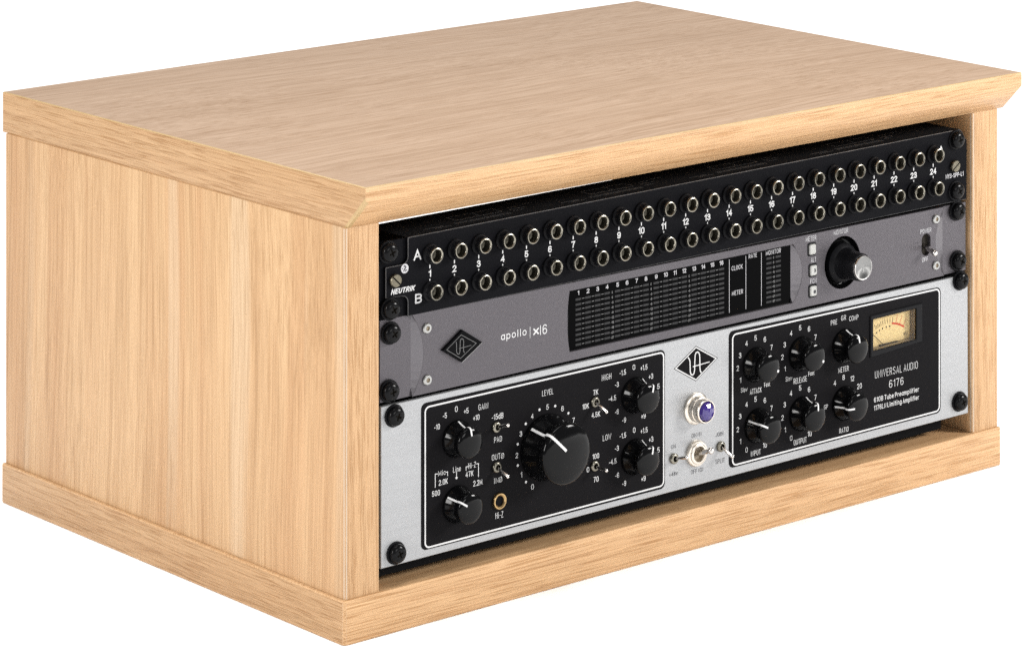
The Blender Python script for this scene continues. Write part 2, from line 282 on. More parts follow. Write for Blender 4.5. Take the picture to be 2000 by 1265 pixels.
class G:
    """Collects geometry in panel millimetres: x along the panel, o out of it, z up."""
    def __init__(s): s.v = []; s.f = []; s.m = []
    def add(s, vs, fs, mi=0):
        n = len(s.v); s.v += vs; s.f += [tuple(i + n for i in f) for f in fs]; s.m += [mi] * len(fs); return s
    def lathe(s, prof, seg=32, mi=0, cx=0, cz=0, a0=0.0, sx=1.0):
        rings = []; vs = []; fs = []
        for r, o in prof:
            if r == 0: rings.append([len(vs)]); vs.append((cx, o, cz))
            else:
                rings.append(list(range(len(vs), len(vs) + seg)))
                vs += [(cx + r * math.cos(a0 + 2 * math.pi * k / seg), o, cz + r * math.sin(a0 + 2 * math.pi * k / seg)) for k in range(seg)]
        for A, B in zip(rings, rings[1:]):
            for k in range(seg):
                j = (k + 1) % seg
                if len(A) == 1 and len(B) == 1: continue
                if len(A) == 1: fs.append((A[0], B[j], B[k]))
                elif len(B) == 1: fs.append((A[k], A[j], B[0]))
                else: fs.append((A[k], A[j], B[j], B[k]))
        return s.add(vs, fs, mi)
    def plate(s, outer, o_front, o_back, holes=(), bevel=0.0, mi=0, mb=None, back=False):
        """A plate with its front face at o_front; the rim is chamfered inward by bevel."""
        mb = mi if mb is None else mb
        def ccw(p): return sum(a[0] * b[1] - b[0] * a[1] for a, b in zip(p, p[1:] + p[:1])) > 0
        outer = list(outer); outer = outer if ccw(outer) else outer[::-1]
        holes = [list(h)[::-1] if ccw(list(h)) else list(h) for h in holes]
        def inset(p, d):
            q = []
            for i in range(len(p)):
                a, b, c = Vector(p[i - 1]), Vector(p[i]), Vector(p[(i + 1) % len(p)])
                u, w = (b - a).normalized(), (c - b).normalized()
                n1, n2 = Vector((-u.y, u.x)), Vector((-w.y, w.x)); n = (n1 + n2); n = n / max(0.3, n.length_squared) * 2
                q.append((b.x + n.x * d, b.y + n.y * d))
            return q
        loops = [outer] + holes
        fronts = [inset(l, bevel) if bevel else l for l in loops]
        tri = tessellate_polygon([[Vector((x, z, 0)) for x, z in l] for l in fronts])
        s.add([(x, o_front, z) for l in fronts for x, z in l], [tuple(t) for t in tri], mi)
        if back:
            s.add([(x, o_back, z) for l in loops for x, z in l], [tuple(t) for t in tri], mi)
        for l, fr in zip(loops, fronts):
            n = len(l); vs = [(x, o_back, z) for x, z in l]; fs = []
            if bevel:
                vs += [(x, o_front - bevel, z) for x, z in l] + [(x, o_front, z) for x, z in fr]
                s.add(vs, [(i, (i + 1) % n, n + (i + 1) % n, n + i) for i in range(n)], mi)
                s.add(vs, [(n + i, n + (i + 1) % n, 2 * n + (i + 1) % n, 2 * n + i) for i in range(n)], mb)
            else:
                vs += [(x, o_front, z) for x, z in l]
                s.add(vs, [(i, (i + 1) % n, n + (i + 1) % n, n + i) for i in range(n)], mi)
        return s
    def ribbon(s, pts, w, o, mi=0, closed=False, th=0.0):
        n = len(pts); L = []; Rr = []
        for i in range(n):
            b = Vector(pts[i])
            a = Vector(pts[i - 1]) if (closed or i > 0) else None
            c = Vector(pts[(i + 1) % n]) if (closed or i < n - 1) else None
            u = (b - a).normalized() if a is not None else (c - b).normalized()
            t = (c - b).normalized() if c is not None else u
            m = Vector((-u.y, u.x)) + Vector((-t.y, t.x)); m = m / max(0.5, m.length_squared) * 2
            L.append(b + m * w / 2); Rr.append(b - m * w / 2)
        vs = [(p.x, o, p.y) for p in L] + [(p.x, o, p.y) for p in Rr]
        fs = [(i, (i + 1) % n, n + (i + 1) % n, n + i) for i in range(n if closed else n - 1)]
        return s.add(vs, fs, mi)
    def box(s, x0, x1, o0, o1, z0, z1, mi=0):
        vs = [(x, o, z) for x in (x0, x1) for o in (o0, o1) for z in (z0, z1)]
        return s.add(vs, [(0, 1, 3, 2), (4, 6, 7, 5), (0, 4, 5, 1), (2, 3, 7, 6), (0, 2, 6, 4), (1, 5, 7, 3)], mi)
    def tube(s, p, q, r0, r1, seg=12, mi=0, cap=True):
        p, q = Vector(p), Vector(q); d = (q - p).normalized()
        u = d.orthogonal().normalized(); w = d.cross(u)
        rr = [(p, r0), (q, r1)]
        if cap: rr += [(q + d * r1 * 0.35, r1 * 0.9), (q + d * r1 * 0.7, r1 * 0.6), (q + d * r1 * 0.9, r1 * 0.2)]
        vs = []; fs = []
        for c, r in rr:
            for k in range(seg):
                a = 2 * math.pi * k / seg; t = c + (u * math.cos(a) + w * math.sin(a)) * r; vs.append(tuple(t))
        for j in range(len(rr) - 1):
            fs += [(j * seg + k, j * seg + (k + 1) % seg, (j + 1) * seg + (k + 1) % seg, (j + 1) * seg + k) for k in range(seg)]
        fs.append(tuple(range((len(rr) - 1) * seg, len(rr) * seg)))
        return s.add(vs, fs, mi)
    def mesh(s, name, mats, smooth=True, angle=35, recalc=True):
        me = bpy.data.meshes.new(name)
        me.from_pydata([(x / 1000, -o / 1000, z / 1000) for x, o, z in s.v], [], s.f)
        for m in mats: me.materials.append(m)
        me.polygons.foreach_set("material_index", s.m)
        if recalc:
            bm = bmesh.new(); bm.from_mesh(me)
            bmesh.ops.remove_doubles(bm, verts=bm.verts, dist=1e-7)
            bmesh.ops.recalc_face_normals(bm, faces=bm.faces); bm.to_mesh(me); bm.free()
        if smooth:
            me.polygons.foreach_set("use_smooth", [True] * len(me.polygons)); me.set_sharp_from_angle(angle=R(angle))
        me.update(); return me
def flat(g, name, mats): return g.mesh(name, mats, smooth=False, recalc=False)
def fix_front(me):
    """Flat print: make every face look out of the panel."""
    bm = bmesh.new(); bm.from_mesh(me)
    for f in bm.faces:
        f.normal_update()
        if f.normal.y > 0: f.normal_flip()
    bm.to_mesh(me); bm.free(); me.update(); return me

# ---------------------------------------------------------------- single-stroke panel lettering
def _arc(cx, cz, rx, rz, a0, a1, n=8):
    return [(cx + rx * math.cos(R(a0 + (a1 - a0) * k / n)), cz + rz * math.sin(R(a0 + (a1 - a0) * k / n))) for k in range(n + 1)]
_oval = _arc(.5, .75, .5, .25, 0, 180) + _arc(.5, .25, .5, .25, 180, 360) + [(1, .75)]
def _bowl(z0, z1, x=.55):   # right-hand bowl of B, P, R, D
    h = (z1 - z0) / 2; r = min(h, .28)
    return [(0, z1), (x, z1)] + _arc(x, z1 - r, 1 - x, r, 90, 0, 4)[1:] + _arc(x, z0 + r, 1 - x, r, 0, -90, 4) + [(0, z0)]
_o = lambda: _arc(.5, .46, .5, .24, 0, 180) + _arc(.5, .24, .5, .24, 180, 360) + [(1, .46)]
GLYPH = {   # char: (width, [strokes])
 '0': (1, [_oval]), 'O': (1.05, [_oval]), 'Ø': (1, [_oval, [(.1, -.02), (.9, 1.02)]]),
 '1': (.42, [[(0, .80), (.55, .86), (1, 1), (1, 0)]]),
 '2': (1, [_arc(.5, .73, .5, .27, 170, -25, 8) + [(0, 0), (1, 0)]]),
 '3': (1, [_arc(.48, .76, .44, .24, 165, -80, 8) + [(.35, .53)], [(.5, .53)] + _arc(.48, .27, .52, .27, 80, -165, 9)]),
 '4': (1.05, [[(.76, 0), (.76, 1), (0, .30), (1, .30)]]),
 '5': (1, [[(.9, 1), (.15, 1), (.08, .52)] + _arc(.48, .31, .52, .31, 140, -160, 9)]),
 '6': (1, [[(.92, .84)] + _arc(.5, .72, .48, .28, 45, 180, 5) + [(0, .3)] + _arc(.5, .3, .5, .3, 180, 535, 12)]),
 '7': (.95, [[(0, 1), (1, 1), (.55, .45), (.38, 0)]]),
 '8': (1, [_arc(.5, .77, .44, .23, -90, 270, 12), _arc(.5, .27, .5, .27, 90, 450, 12)]),
 '9': (1, [[(.08, .16)] + _arc(.5, .28, .48, .28, 225, 360, 5) + [(1, .7)] + _arc(.5, .7, .5, .3, 0, 355, 12)]),
 'A': (1.1, [[(0, 0), (.5, 1), (1, 0)], [(.2, .32), (.8, .32)]]),
 'B': (1, [[(0, 0), (0, 1)], _bowl(.53, 1, .5), _bowl(0, .53, .55)]),
 'C': (1, [_arc(.5, .72, .5, .28, 15, 180, 7) + _arc(.5, .28, .5, .28, 180, 345, 7)]),
 'D': (1, [[(0, 0), (0, 1)], _bowl(0, 1, .5)]),
 'E': (.85, [[(1, 0), (0, 0), (0, 1), (1, 1)], [(0, .52), (.85, .52)]]),
 'F': (.82, [[(0, 0), (0, 1), (1, 1)], [(0, .5), (.85, .5)]]),
 'G': (1.05, [_arc(.5, .72, .5, .28, 20, 180, 7) + _arc(.5, .28, .5, .28, 180, 330, 7) + [(1, .46), (.58, .46)]]),
 'H': (1, [[(0, 0), (0, 1)], [(1, 0), (1, 1)], [(0, .52), (1, .52)]]),
 'I': (.12, [[(.5, 0), (.5, 1)]]), '|': (.12, [[(.5, 0), (.5, 1)]]),
 'J': (.8, [[(1, 1), (1, .28)] + _arc(.5, .28, .5, .28, 0, -180, 7)]),
 'K': (1, [[(0, 0), (0, 1)], [(.95, 1), (0, .38)], [(.32, .58), (1, 0)]]),
 'L': (.8, [[(0, 1), (0, 0), (1, 0)]]),
 'M': (1.3, [[(0, 0), (0, 1), (.5, .2), (1, 1), (1, 0)]]),
 'N': (1.05, [[(0, 0), (0, 1), (1, 0), (1, 1)]]),
 'P': (.95, [[(0, 0), (0, 1)], _bowl(.45, 1, .5)]),
 'R': (1, [[(0, 0), (0, 1)], _bowl(.47, 1, .5), [(.5, .47), (1, 0)]]),
 'S': (1, [_arc(.5, .76, .47, .24, 20, 250, 8) + _arc(.5, .26, .5, .26, 70, -165, 9)]),
 'T': (.95, [[(0, 1), (1, 1)], [(.5, 1), (.5, 0)]]),
 'U': (1, [[(0, 1), (0, .28)] + _arc(.5, .28, .5, .28, 180, 360, 8) + [(1, 1)]]),
 'V': (1.05, [[(0, 1), (.5, 0), (1, 1)]]),
 'W': (1.45, [[(0, 1), (.25, 0), (.5, .85), (.75, 0), (1, 1)]]),
 'X': (1, [[(0, 0), (1, 1)], [(0, 1), (1, 0)]]),
 'Y': (1, [[(0, 1), (.5, .48), (1, 1)], [(.5, .48), (.5, 0)]]),
 'Z': (.95, [[(0, 1), (1, 1), (0, 0), (1, 0)]]),
 'a': (.85, [_o(), [(1, .7), (1, 0)]]), 'b': (.85, [[(0, 1), (0, 0)], _o()]),
 'c': (.8, [_arc(.5, .46, .5, .24, 20, 180, 6) + _arc(.5, .24, .5, .24, 180, 340, 6)]),
 'd': (.85, [_o(), [(1, 1), (1, 0)]]),
 'e': (.85, [[(0, .37), (1, .37)] + _arc(.5, .46, .5, .24, 0, 180, 7) + _arc(.5, .24, .5, .24, 180, 330, 6)]),
 'f': (.5, [[(.3, 0), (.3, .82)] + _arc(.75, .82, .45, .18, 180, 90, 4)[1:] + [(1, 1)], [(0, .68), (.9, .68)]]),
 'g': (.85, [_o(), [(1, .7), (1, -.1)] + _arc(.5, -.1, .5, .2, 0, -160, 6)]),
 'i': (.12, [[(.5, 0), (.5, .68)], [(.5, .9), (.5, 1)]]), 'l': (.12, [[(.5, 0), (.5, 1)]]),
 'k': (.8, [[(0, 0), (0, 1)], [(.9, .68), (0, .28)], [(.35, .42), (1, 0)]]),
 'm': (1.35, [[(0, 0), (0, .7)], [(0, .5)] + _arc(.25, .52, .25, .18, 180, 0, 5) + [(.5, 0)], [(.5, .5)] + _arc(.75, .52, .25, .18, 180, 0, 5) + [(1, 0)]]),
 'n': (.8, [[(0, 0), (0, .7)], [(0, .46)] + _arc(.5, .46, .5, .24, 180, 0, 7) + [(1, 0)]]),
 'o': (.88, [_o()]), 'p': (.85, [[(0, .7), (0, -.3)], _o()]),
 'r': (.5, [[(0, 0), (0, .7)], [(0, .42)] + _arc(.7, .42, .7, .27, 180, 90, 4) + [(1, .69)]]),
 's': (.75, [_arc(.5, .53, .46, .17, 20, 250, 7) + _arc(.5, .18, .5, .18, 70, -165, 7)]),
 't': (.5, [[(.35, .95), (.35, .15), (.6, 0), (1, 0)], [(0, .68), (.95, .68)]]),
 'u': (.8, [[(0, .7), (0, .24)] + _arc(.5, .24, .5, .24, 180, 360, 7), [(1, .7), (1, 0)]]),
 'v': (.85, [[(0, .7), (.5, 0), (1, .7)]]), 'w': (1.2, [[(0, .7), (.25, 0), (.5, .62), (.75, 0), (1, .7)]]),
 'x': (.85, [[(0, 0), (1, .7)], [(0, .7), (1, 0)]]),
 '+': (.75, [[(0, .42), (1, .42)], [(.5, .12), (.5, .72)]]), '-': (.5, [[(0, .42), (1, .42)]]),
 '.': (.12, [[(.5, 0), (.5, .09)]]), '(': (.35, [_arc(1.2, .5, 1.1, .62, 140, 220, 6)]), ')': (.35, [_arc(-.2, .5, 1.1, .62, 40, -40, 6)]),
}
_tc = {}
def text_mesh(s, w, h, t=.4, shear=0.0, mat=None, gap=None):
    """Lettering w x h millimetres over all, stroke t, lying in the panel plane."""
    key = (s, round(w, 1), round(h, 1), t, shear, mat.name)
    if key in _tc: return _tc[key]
    x = 0; lay = []
    sp = .60 if gap is None else gap
    for ch in s:
        if ch == ' ': x += .45; continue
        gw, st = GLYPH[ch]; lay.append((x, gw, st)); x += gw + sp
    total = x - sp
    P = [[(x0 + px * gw, pz) for px, pz in l] for x0, gw, st in lay for l in st]
    zs = [b for l in P for a, b in l]; z0, z1 = min(zs), max(zs)
    kx = max(.01, (w - t)) / max(total, .13); kz = (h - t) / (z1 - z0)
    g = G()
    for si, l in enumerate(P):
        q = [((a - total / 2) * kx + shear * (b - .5) * h, (b - (z0 + z1) / 2) * kz) for a, b in l]
        d = [q[0]]
        for p in q[1:]:
            if math.hypot(p[0] - d[-1][0], p[1] - d[-1][1]) > .02: d.append(p)
        if len(d) == 1: d.append((d[0][0], d[0][1] + t * .8))
        closed = len(d) > 4 and math.hypot(d[0][0] - d[-1][0], d[0][1] - d[-1][1]) < .06
        if closed: d = d[:-1]
        else:
            a, b = Vector(d[0]), Vector(d[1]); e = (a - b).normalized() * t * .5; d[0] = tuple(a + e)
            a, b = Vector(d[-1]), Vector(d[-2]); e = (a - b).normalized() * t * .5; d[-1] = tuple(a + e)
        n0 = len(g.v); g.ribbon(d, t, 0, 0, closed); m = len(d)
        g.v[n0:] = [(vx, si * .012 + (i % m) * .0006, vz) for i, (vx, vo, vz) in enumerate(g.v[n0:])]
    me = fix_front(flat(g, "lettering", [mat]))
    _tc[key] = me; return me
def words(lst, parent, out, mat, t=.4, name="lettering", shear=0.0):
    for s, x, z, h, w in lst:
        link(name, text_mesh(s, w, h, t, shear, mat), PW(x, z, out), parent)

def rrect(x0, x1, z0, z1, r, n=6):
    p = []
    for cx, cz, a in ((x1 - r, z1 - r, 0), (x0 + r, z1 - r, 90), (x0 + r, z0 + r, 180), (x1 - r, z0 + r, 270)):
        for k in range(n + 1):
            t = R(a + 90 * k / n); p.append((cx + r * math.cos(t), cz + r * math.sin(t)))
    return p
def rquad(tl, tr, br, bl, r, n=6):
    """A slightly skewed rectangle with rounded corners."""
    x0, x1 = (tl[0] + bl[0]) / 2, (tr[0] + br[0]) / 2
    out = []
    w, h = x1 - x0, ((tl[1] - bl[1]) + (tr[1] - br[1])) / 2
    for x, z in rrect(0, w, 0, h, r, n):
        u, t = x / w, z / h
        bot = bl[1] + (br[1] - bl[1]) * u; top = tl[1] + (tr[1] - tl[1]) * u
        out.append((x0 + x, bot + (top - bot) * t))
    return out
def circle(cx, cz, r, n=40, sz=1.0): return [(cx + r * math.cos(2 * math.pi * k / n), cz + r * sz * math.sin(2 * math.pi * k / n)) for k in range(n)]

# ---------------------------------------------------------------- floor
me = bpy.data.meshes.new("floor")
me.from_pydata([(-30, -30, 0), (30, -30, 0), (30, 30, 0), (-30, 30, 0)], [], [(0, 1, 2, 3)])
me.materials.append(M_floor)
fl = link("floor", me, (0, 0, 0)); fl["kind"] = "structure"

# ---------------------------------------------------------------- rack cabinet
CW, CD = 0.53245, 0.35969
ZB, ZT0, ZT1, ZC = 0.025, 0.23234, 0.25767, 0.24893
cab = thing("rack_cabinet", "light wood desktop rack cabinet with overhanging top, holding three audio units", "rack cabinet", (CW / 2, CD / 2, 0))
def solid(name, verts, faces, mats, facemat, parent, bevel=0.0008, special=None, origin=None):
    """verts in world metres; facemat(normal) -> slot; special: list of (edge test, width, slot)."""
    bm = bmesh.new(); vs = [bm.verts.new(v) for v in verts]
    for f in faces: bm.faces.new([vs[i] for i in f])
    bmesh.ops.recalc_face_normals(bm, faces=bm.faces); bm.normal_update()
    for f in bm.faces: f.material_index = facemat(f.normal)
    if special:
        for test, w, slot in special:
            ed = [e for e in bm.edges if test(e.verts[0].co, e.verts[1].co)]
            if ed:
                bmesh.ops.bevel(bm, geom=ed, offset=w, segments=2, profile=0.6, affect='EDGES', material=slot, clamp_overlap=True)
    if bevel:
        bm.normal_update()
        ed = [e for e in bm.edges if len(e.link_faces) == 2 and e.calc_face_angle(0) > R(40)]
        bmesh.ops.bevel(bm, geom=ed, offset=bevel, segments=2, profile=0.6, affect='EDGES', clamp_overlap=True)
    o = Vector(origin) if origin else sum((Vector(v) for v in verts), Vector()) / len(verts)
    for v in bm.verts: v.co -= o
    me = bpy.data.meshes.new(name); bm.to_mesh(me); bm.free()
    for m in mats: me.materials.append(m)
    me.polygons.foreach_set("use_smooth", [True] * len(me.polygons)); me.set_sharp_from_angle(angle=R(50))
    return link(name, me, o, parent)
BOXF = [(0, 1, 3, 2), (4, 6, 7, 5), (0, 4, 5, 1), (2, 3, 7, 6), (0, 2, 6, 4), (1, 5, 7, 3)]
def bv(x0, x1, y0, y1, z0, z1): return [(x, y, z) for x in (x0, x1) for y in (y0, y1) for z in (z0, z1)]
near = lambda a, b, t=1e-5: abs(a - b) < t
# base board
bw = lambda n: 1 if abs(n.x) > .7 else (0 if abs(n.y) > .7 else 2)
solid("base_board", bv(0, CW, 0, CD, 0, ZB), BOXF, [M_band_x, M_band_y, M_base_top, M_pale], bw, cab, 0.0012,
      [(lambda a, b: near(a.x, 0) and near(b.x, 0) and near(a.y, 0) and near(b.y, 0), 0.0016, 3)])
BX = 0.0018
side_m = lambda n: 1 if abs(n.y) > .7 else 0
pale_l = lambda a, b: near(a.x, b.x) and near(a.y, b.y) and near(a.y, 0.0015) and near(a.x, BX)
solid("side_panel", bv(BX, 0.0254, 0.0015, CD - 0.002, ZB, ZT0), BOXF, [M_side, M_side_band, M_pale], side_m, cab, 0.0004,
      [(pale_l, 0.0015, 2)])
XR0, XR1 = 0.5071, CW - 0.0015
pale_r = lambda a, b: near(a.x, b.x) and near(a.y, b.y) and near(a.y, 0.0015) and near(a.x, XR0)
solid("side_panel", bv(XR0, XR1, 0.0015, CD - 0.002, ZB, ZT0), BOXF, [M_side_in, M_side_band, M_pale], side_m, cab, 0.0006,
      [(pale_r, 0.0020, 2)])
solid("back_panel", bv(0.0254, XR0, CD - 0.012, CD - 0.004, ZB, ZT0), BOXF, [M_side], lambda n: 0, cab, 0)
# top board with undercut front edge
TX0, TX1, TF, TB, FB = 0.00305, CW + 0.00298, -0.01576, 0.3632, 0.0010
prof = [(TF, ZC), (FB, ZT0), (TB, ZT0), (TB, ZT1), (TF, ZT1)]
n = len(prof)
tv = [(TX0, y, z) for y, z in prof] + [(TX1, y, z) for y, z in prof]
tf = [tuple(range(n)), tuple(range(n, 2 * n))] + [(i, (i + 1) % n, n + (i + 1) % n, n + i) for i in range(n)]
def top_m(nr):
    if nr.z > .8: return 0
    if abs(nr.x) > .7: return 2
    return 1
def cham(x): return lambda a, b: near(a.x, x) and near(b.x, x) and {round(a.z, 5), round(b.z, 5)} == {round(ZC, 5), round(ZT0, 5)}
def vert(x): return lambda a, b: near(a.x, x) and near(b.x, x) and near(a.y, TF) and near(b.y, TF)
def rim(a, b): return near(a.z, ZT1) and near(b.z, ZT1)
solid("top_board", tv, tf, [M_top, M_band_x, M_band_y, M_olive, M_glue], top_m, cab, 0.0,
      [(rim, 0.0006, 3), (cham(TX0), 0.0022, 3), (lambda a, b: near(a.x, b.x) and near(a.y, TF, 2e-4) and near(b.y, TF, 2e-4) and a.x < 0.01 and abs(a.z - b.z) > .005 and near(min(a.z, b.z), ZC, 2e-3), 0.0008, 4)])
# added white strip, no real part, draws a bright line under the lip; and the black rack rails behind the ears
solid("added_white_strip", [(x, y, z) for x in (0.0256, 0.1990) for y in (0.0018, 0.0060) for z in (ZT0 - (0.0010 if x < .1 else 0.0004), ZT0 - 0.0001)], BOXF, [M_white_strip], lambda n: 0, cab, 0)
for x0, x1 in ((0.0262, 0.0440), (0.4885, 0.5063)):
    solid("rack_rail", bv(x0, x1, 0.0100, 0.0125, 0.055, 0.205), BOXF, [M_blk_in], lambda n: 0, cab, 0.0003)

# ---------------------------------------------------------------- shared hardware meshes
def cross_poly(a, b):
    return [(b, a), (b, b), (a, b), (a, -b), (b, -b), (b, -a), (-b, -a), (-b, -b), (-a, -b), (-a, b), (-b, b), (-b, a)]
def ring_fill(g, outer, inner, o, mi=0):
    loops = [outer, inner]
    tri = tessellate_polygon([[Vector((x, z, 0)) for x, z in l] for l in loops])
    g.add([(x, o, z) for l in loops for x, z in l], [tuple(t) for t in tri], mi)
def screw_head():
    g = G(); n = 32
    g.lathe([(5.3, 1.0), (5.4, 2.6), (5.15, 3.4), (4.5, 4.0), (3.6, 4.45), (2.9, 4.65)], n)
    cr = cross_poly(2.3, 0.6)
    ring_fill(g, circle(0, 0, 2.9, n), cr, 4.65)
    m = len(cr)
    g.add([(x, 4.65, z) for x, z in cr] + [(x * .75, 3.0, z * .75) for x, z in cr], [(i, (i + 1) % m, m + (i + 1) % m, m + i) for i in range(m)], 1)
    tri = tessellate_polygon([[Vector((x * .75, z * .75, 0)) for x, z in cr]])
    g.add([(x * .75, 3.0, z * .75) for x, z in cr], [tuple(t) for t in tri], 1)
    return g.mesh("screw_head", [M_screw, M_dark], angle=30)
ME_head = screw_head()
ME_cup = G().lathe([(6.5, 0.0), (6.5, 0.6), (6.2, 1.0), (5.5, 1.0), (5.5, 0.6), (0, 0.6)], 36).mesh("cup_washer", [M_cup])
def rack_screw(x, z, parent, out=0.0):
    s = link("rack_screw", ME_head, PW(x, z, out), parent)
    s.rotation_euler = (0, random.uniform(-.7, .7), 0)
    link("washer", ME_cup, PW(x, z, out), s)

# ---------------------------------------------------------------- patch bay
pb = thing("patch_bay", "black patch bay with two rows of 24 numbered jacks, topmost of the three units", "patch bay", (0.262, 0.06, 0.176))
slope = lambda x: (x - 47.1) / 449.8
ztop = lambda x: 220.3 + 2.5 * slope(x)
zbot = lambda x: 175.6 + 1.1 * slope(x)
def arcp(cx, cz, r, a0, a1, n=5): return [(cx + r * math.cos(R(a0 + (a1 - a0) * k / n)), cz + r * math.sin(R(a0 + (a1 - a0) * k / n))) for k in range(n + 1)]
XL, XS, XRt, XRs = 47.3, 31.5, 484.0, 499.5
cover = [(XL, zbot(XL)), (503.7, 176.75), (503.9, 214.8), (499.8, 220.9), (497.2, ztop(497)), (XL, ztop(XL))]
cover += arcp(XL - 4, 209.6, 4, 0, -90) + [(XS, 205.6), (XS, 188.3)] + arcp(XL - 4, 183.6, 4, 90, 0)
g = G().plate(cover, 0, -2.0, bevel=0.35, mb=1)
link("front_cover", g.mesh("front_cover", [M_blk, M_worn], smooth=False), PW(0, 0), pb)
g = G().plate([(26.4, 175.9), (503.7, 176.7), (503.9, 214.5), (499.5, 219.6), (492, 222.0), (26.4, 219.6)], -2.1, -4.6)
link("rack_ear", g.mesh("rack_ear", [M_blk], smooth=False), PW(0, 0), pb)
g = G()
vs = [(x, o, z) for o in (-5.0, -95.0) for x, z in ((XL, zbot(XL)), (503, 179), (497.2, ztop(496.5) - .1), (XL, ztop(XL) - .1))]
g.add(vs, [(0, 1, 2, 3), (4, 5, 6, 7), (0, 1, 5, 4), (1, 2, 6, 5), (2, 3, 7, 6), (3, 0, 4, 7)])
vs = [(x, o, z) for o in (-2.0, -5.0) for x, z in ((XL, 214), (497.2, 214), (497.2, ztop(497.2)), (XL, ztop(XL)))]
g.add(vs, [(0, 1, 2, 3), (4, 5, 6, 7), (0, 1, 5, 4), (1, 2, 6, 5), (2, 3, 7, 6), (3, 0, 4, 7)])
link("housing", g.mesh("housing", [M_lid], smooth=False), PW(0, 0), pb)
# faint circuit outlines on the housing top
def ghost(x0):
    g = G()
    def seg(xa, oa, xb, ob, w=.35):
        za, zb = ztop(xa) + .05, ztop(xb) + .05
        dx, do = xb - xa, ob - oa; L = math.hypot(dx, do); nx, no = -do / L * w, dx / L * w
        g.add([(xa + nx, oa + no, za), (xb + nx, ob + no, zb), (xb - nx, ob - no, zb), (xa - nx, oa - no, za)], [(0, 1, 2, 3)])
    for a in ((0, -8, 42, -8), (0, -10, 42, -10), (6, -15, 6, -24), (6, -15, 40, -15), (6, -24, 40, -24), (40, -15, 40, -24), (24, -15, 24, -24), (46, -12, 54, -12), (46, -16, 58, -16), (48, -20, 56, -20), (-16, -7, -4, -7), (-22, -9, -8, -9), (60, -22, 68, -22)):
        seg(x0 + a[0], a[1], x0 + a[2], a[3])
    return g.mesh("circuit_print", [M_ghost], smooth=False)
for x0 in (88, 190, 292, 394):
    link("circuit_print", ghost(x0), PW(0, 0), pb)
# jacks
ME_bush = G().lathe([(5.9, 0.0), (5.9, 1.2), (5.5, 1.6), (5.1, 1.8), (4.75, 2.4), (4.7, 5.2), (4.4, 5.3)], 28).mesh("jack", [M_knobm])
g = G().lathe([(4.45, 5.0), (4.5, 6.0), (4.3, 6.5), (3.9, 6.65), (3.55, 6.4), (3.3, 5.8)], 28).lathe([(3.3, 5.8), (3.2, 1.2), (2.0, 0.6)], 28, 1).lathe([(2.0, 0.6), (0, 0.3)], 28, 2)
ME_ferr = g.mesh("ferrule", [M_nickel, M_bore, M_dark])
for k in range(24):
    t = k / 23; x = 63.25 + (472.1 - 63.25) * t
    for z in (208.6 + 1.6 * t, 187.6 + 1.4 * t):
        j = link("jack", ME_bush, PW(x, z), pb)
        link("ferrule", ME_ferr, PW(x, z), j)
    xn, zn = 62.9 + (472.5 - 62.9) * t, 197.45 + 1.6 * t
    s = str(k + 1)
    link("number", text_mesh(s, (1.7 if s == '1' else 2.8) if k < 9 else (3.7 if s == '11' else 4.7 if k < 19 or k == 20 else 5.6), 3.9, .72, 0, M_wht), PW(xn, zn, .12), pb)
    for dz in (4.05, -4.05):
        link("tick_mark", bpy.data.meshes.get("tick_mark") or fix_front(flat(G().box(-.36, .36, 0, .05, -1.05, 1.05), "tick_mark", [M_wht])), PW(xn, zn + dz, .06), pb)
words(PATCH_TEXT, pb, .12, M_wht, .95)
link("lettering", text_mesh("NEUTRIK", 16.6, 3.0, .62, .28, M_wht, .62), PW(43.7, 191.2, .12), pb)
link("lettering", text_mesh("NYS-SPP-L1", 16.4, 2.9, .42, 0, M_gprint), PW(492.2, 193.9, .12), pb)
g = G().plate(circle(0, 0, 2.65, 28, 1.03), 0.1, 0.02)
g.ribbon([(-.9, -1.5), (-.3, -.4), (.5, .2), (.7, 1.0), (0, 1.5), (-.8, 1.2)], .75, .16, 1).ribbon([(1.6, -1.2), (.7, -1.0), (.2, -1.7)], .6, .16, 1).ribbon([(-1.9, .2), (-1.3, .1)], .6, .16, 1)
link("emblem", fix_front(g.mesh("emblem", [M_gprint, M_bprint], smooth=False)), PW(44.9, 203.1), pb)
def slot_screw():
    g = G(); n = 30; r = 3.8
    g.lathe([(r, 0), (r, 1.6), (r - .35, 2.2)], n)
    h = .42; pts = circle(0, 0, r - .35, 60)
    for sgn in (1, -1):
        half = [(x, z) for x, z in pts if z * sgn > h]
        half.sort(key=lambda p: math.atan2(p[1] * sgn, p[0]))
        xx = math.sqrt((r - .35) ** 2 - h * h)
        poly = [(xx, h * sgn)] + half + [(-xx, h * sgn)]
        g.plate(poly, 2.3, 1.4)
    g.lathe([(r - .35, 1.5), (0, 1.5)], n, 1)
    return g.mesh("slotted_screw", [M_brass, M_dark], angle=30)
ME_slot = slot_screw()
for x, z, a in ((37.5, 197.6, 0.75), (491.8, 200.0, -0.6)):
    link("slotted_screw", ME_slot, PW(x, z), pb).rotation_euler = (0, a, 0)
for x, z in ((32.9, 214.3), (34.2, 182.0), (493.3, 216.7), (493.0, 183.9)):
    rack_screw(x, z, pb, 0.0)

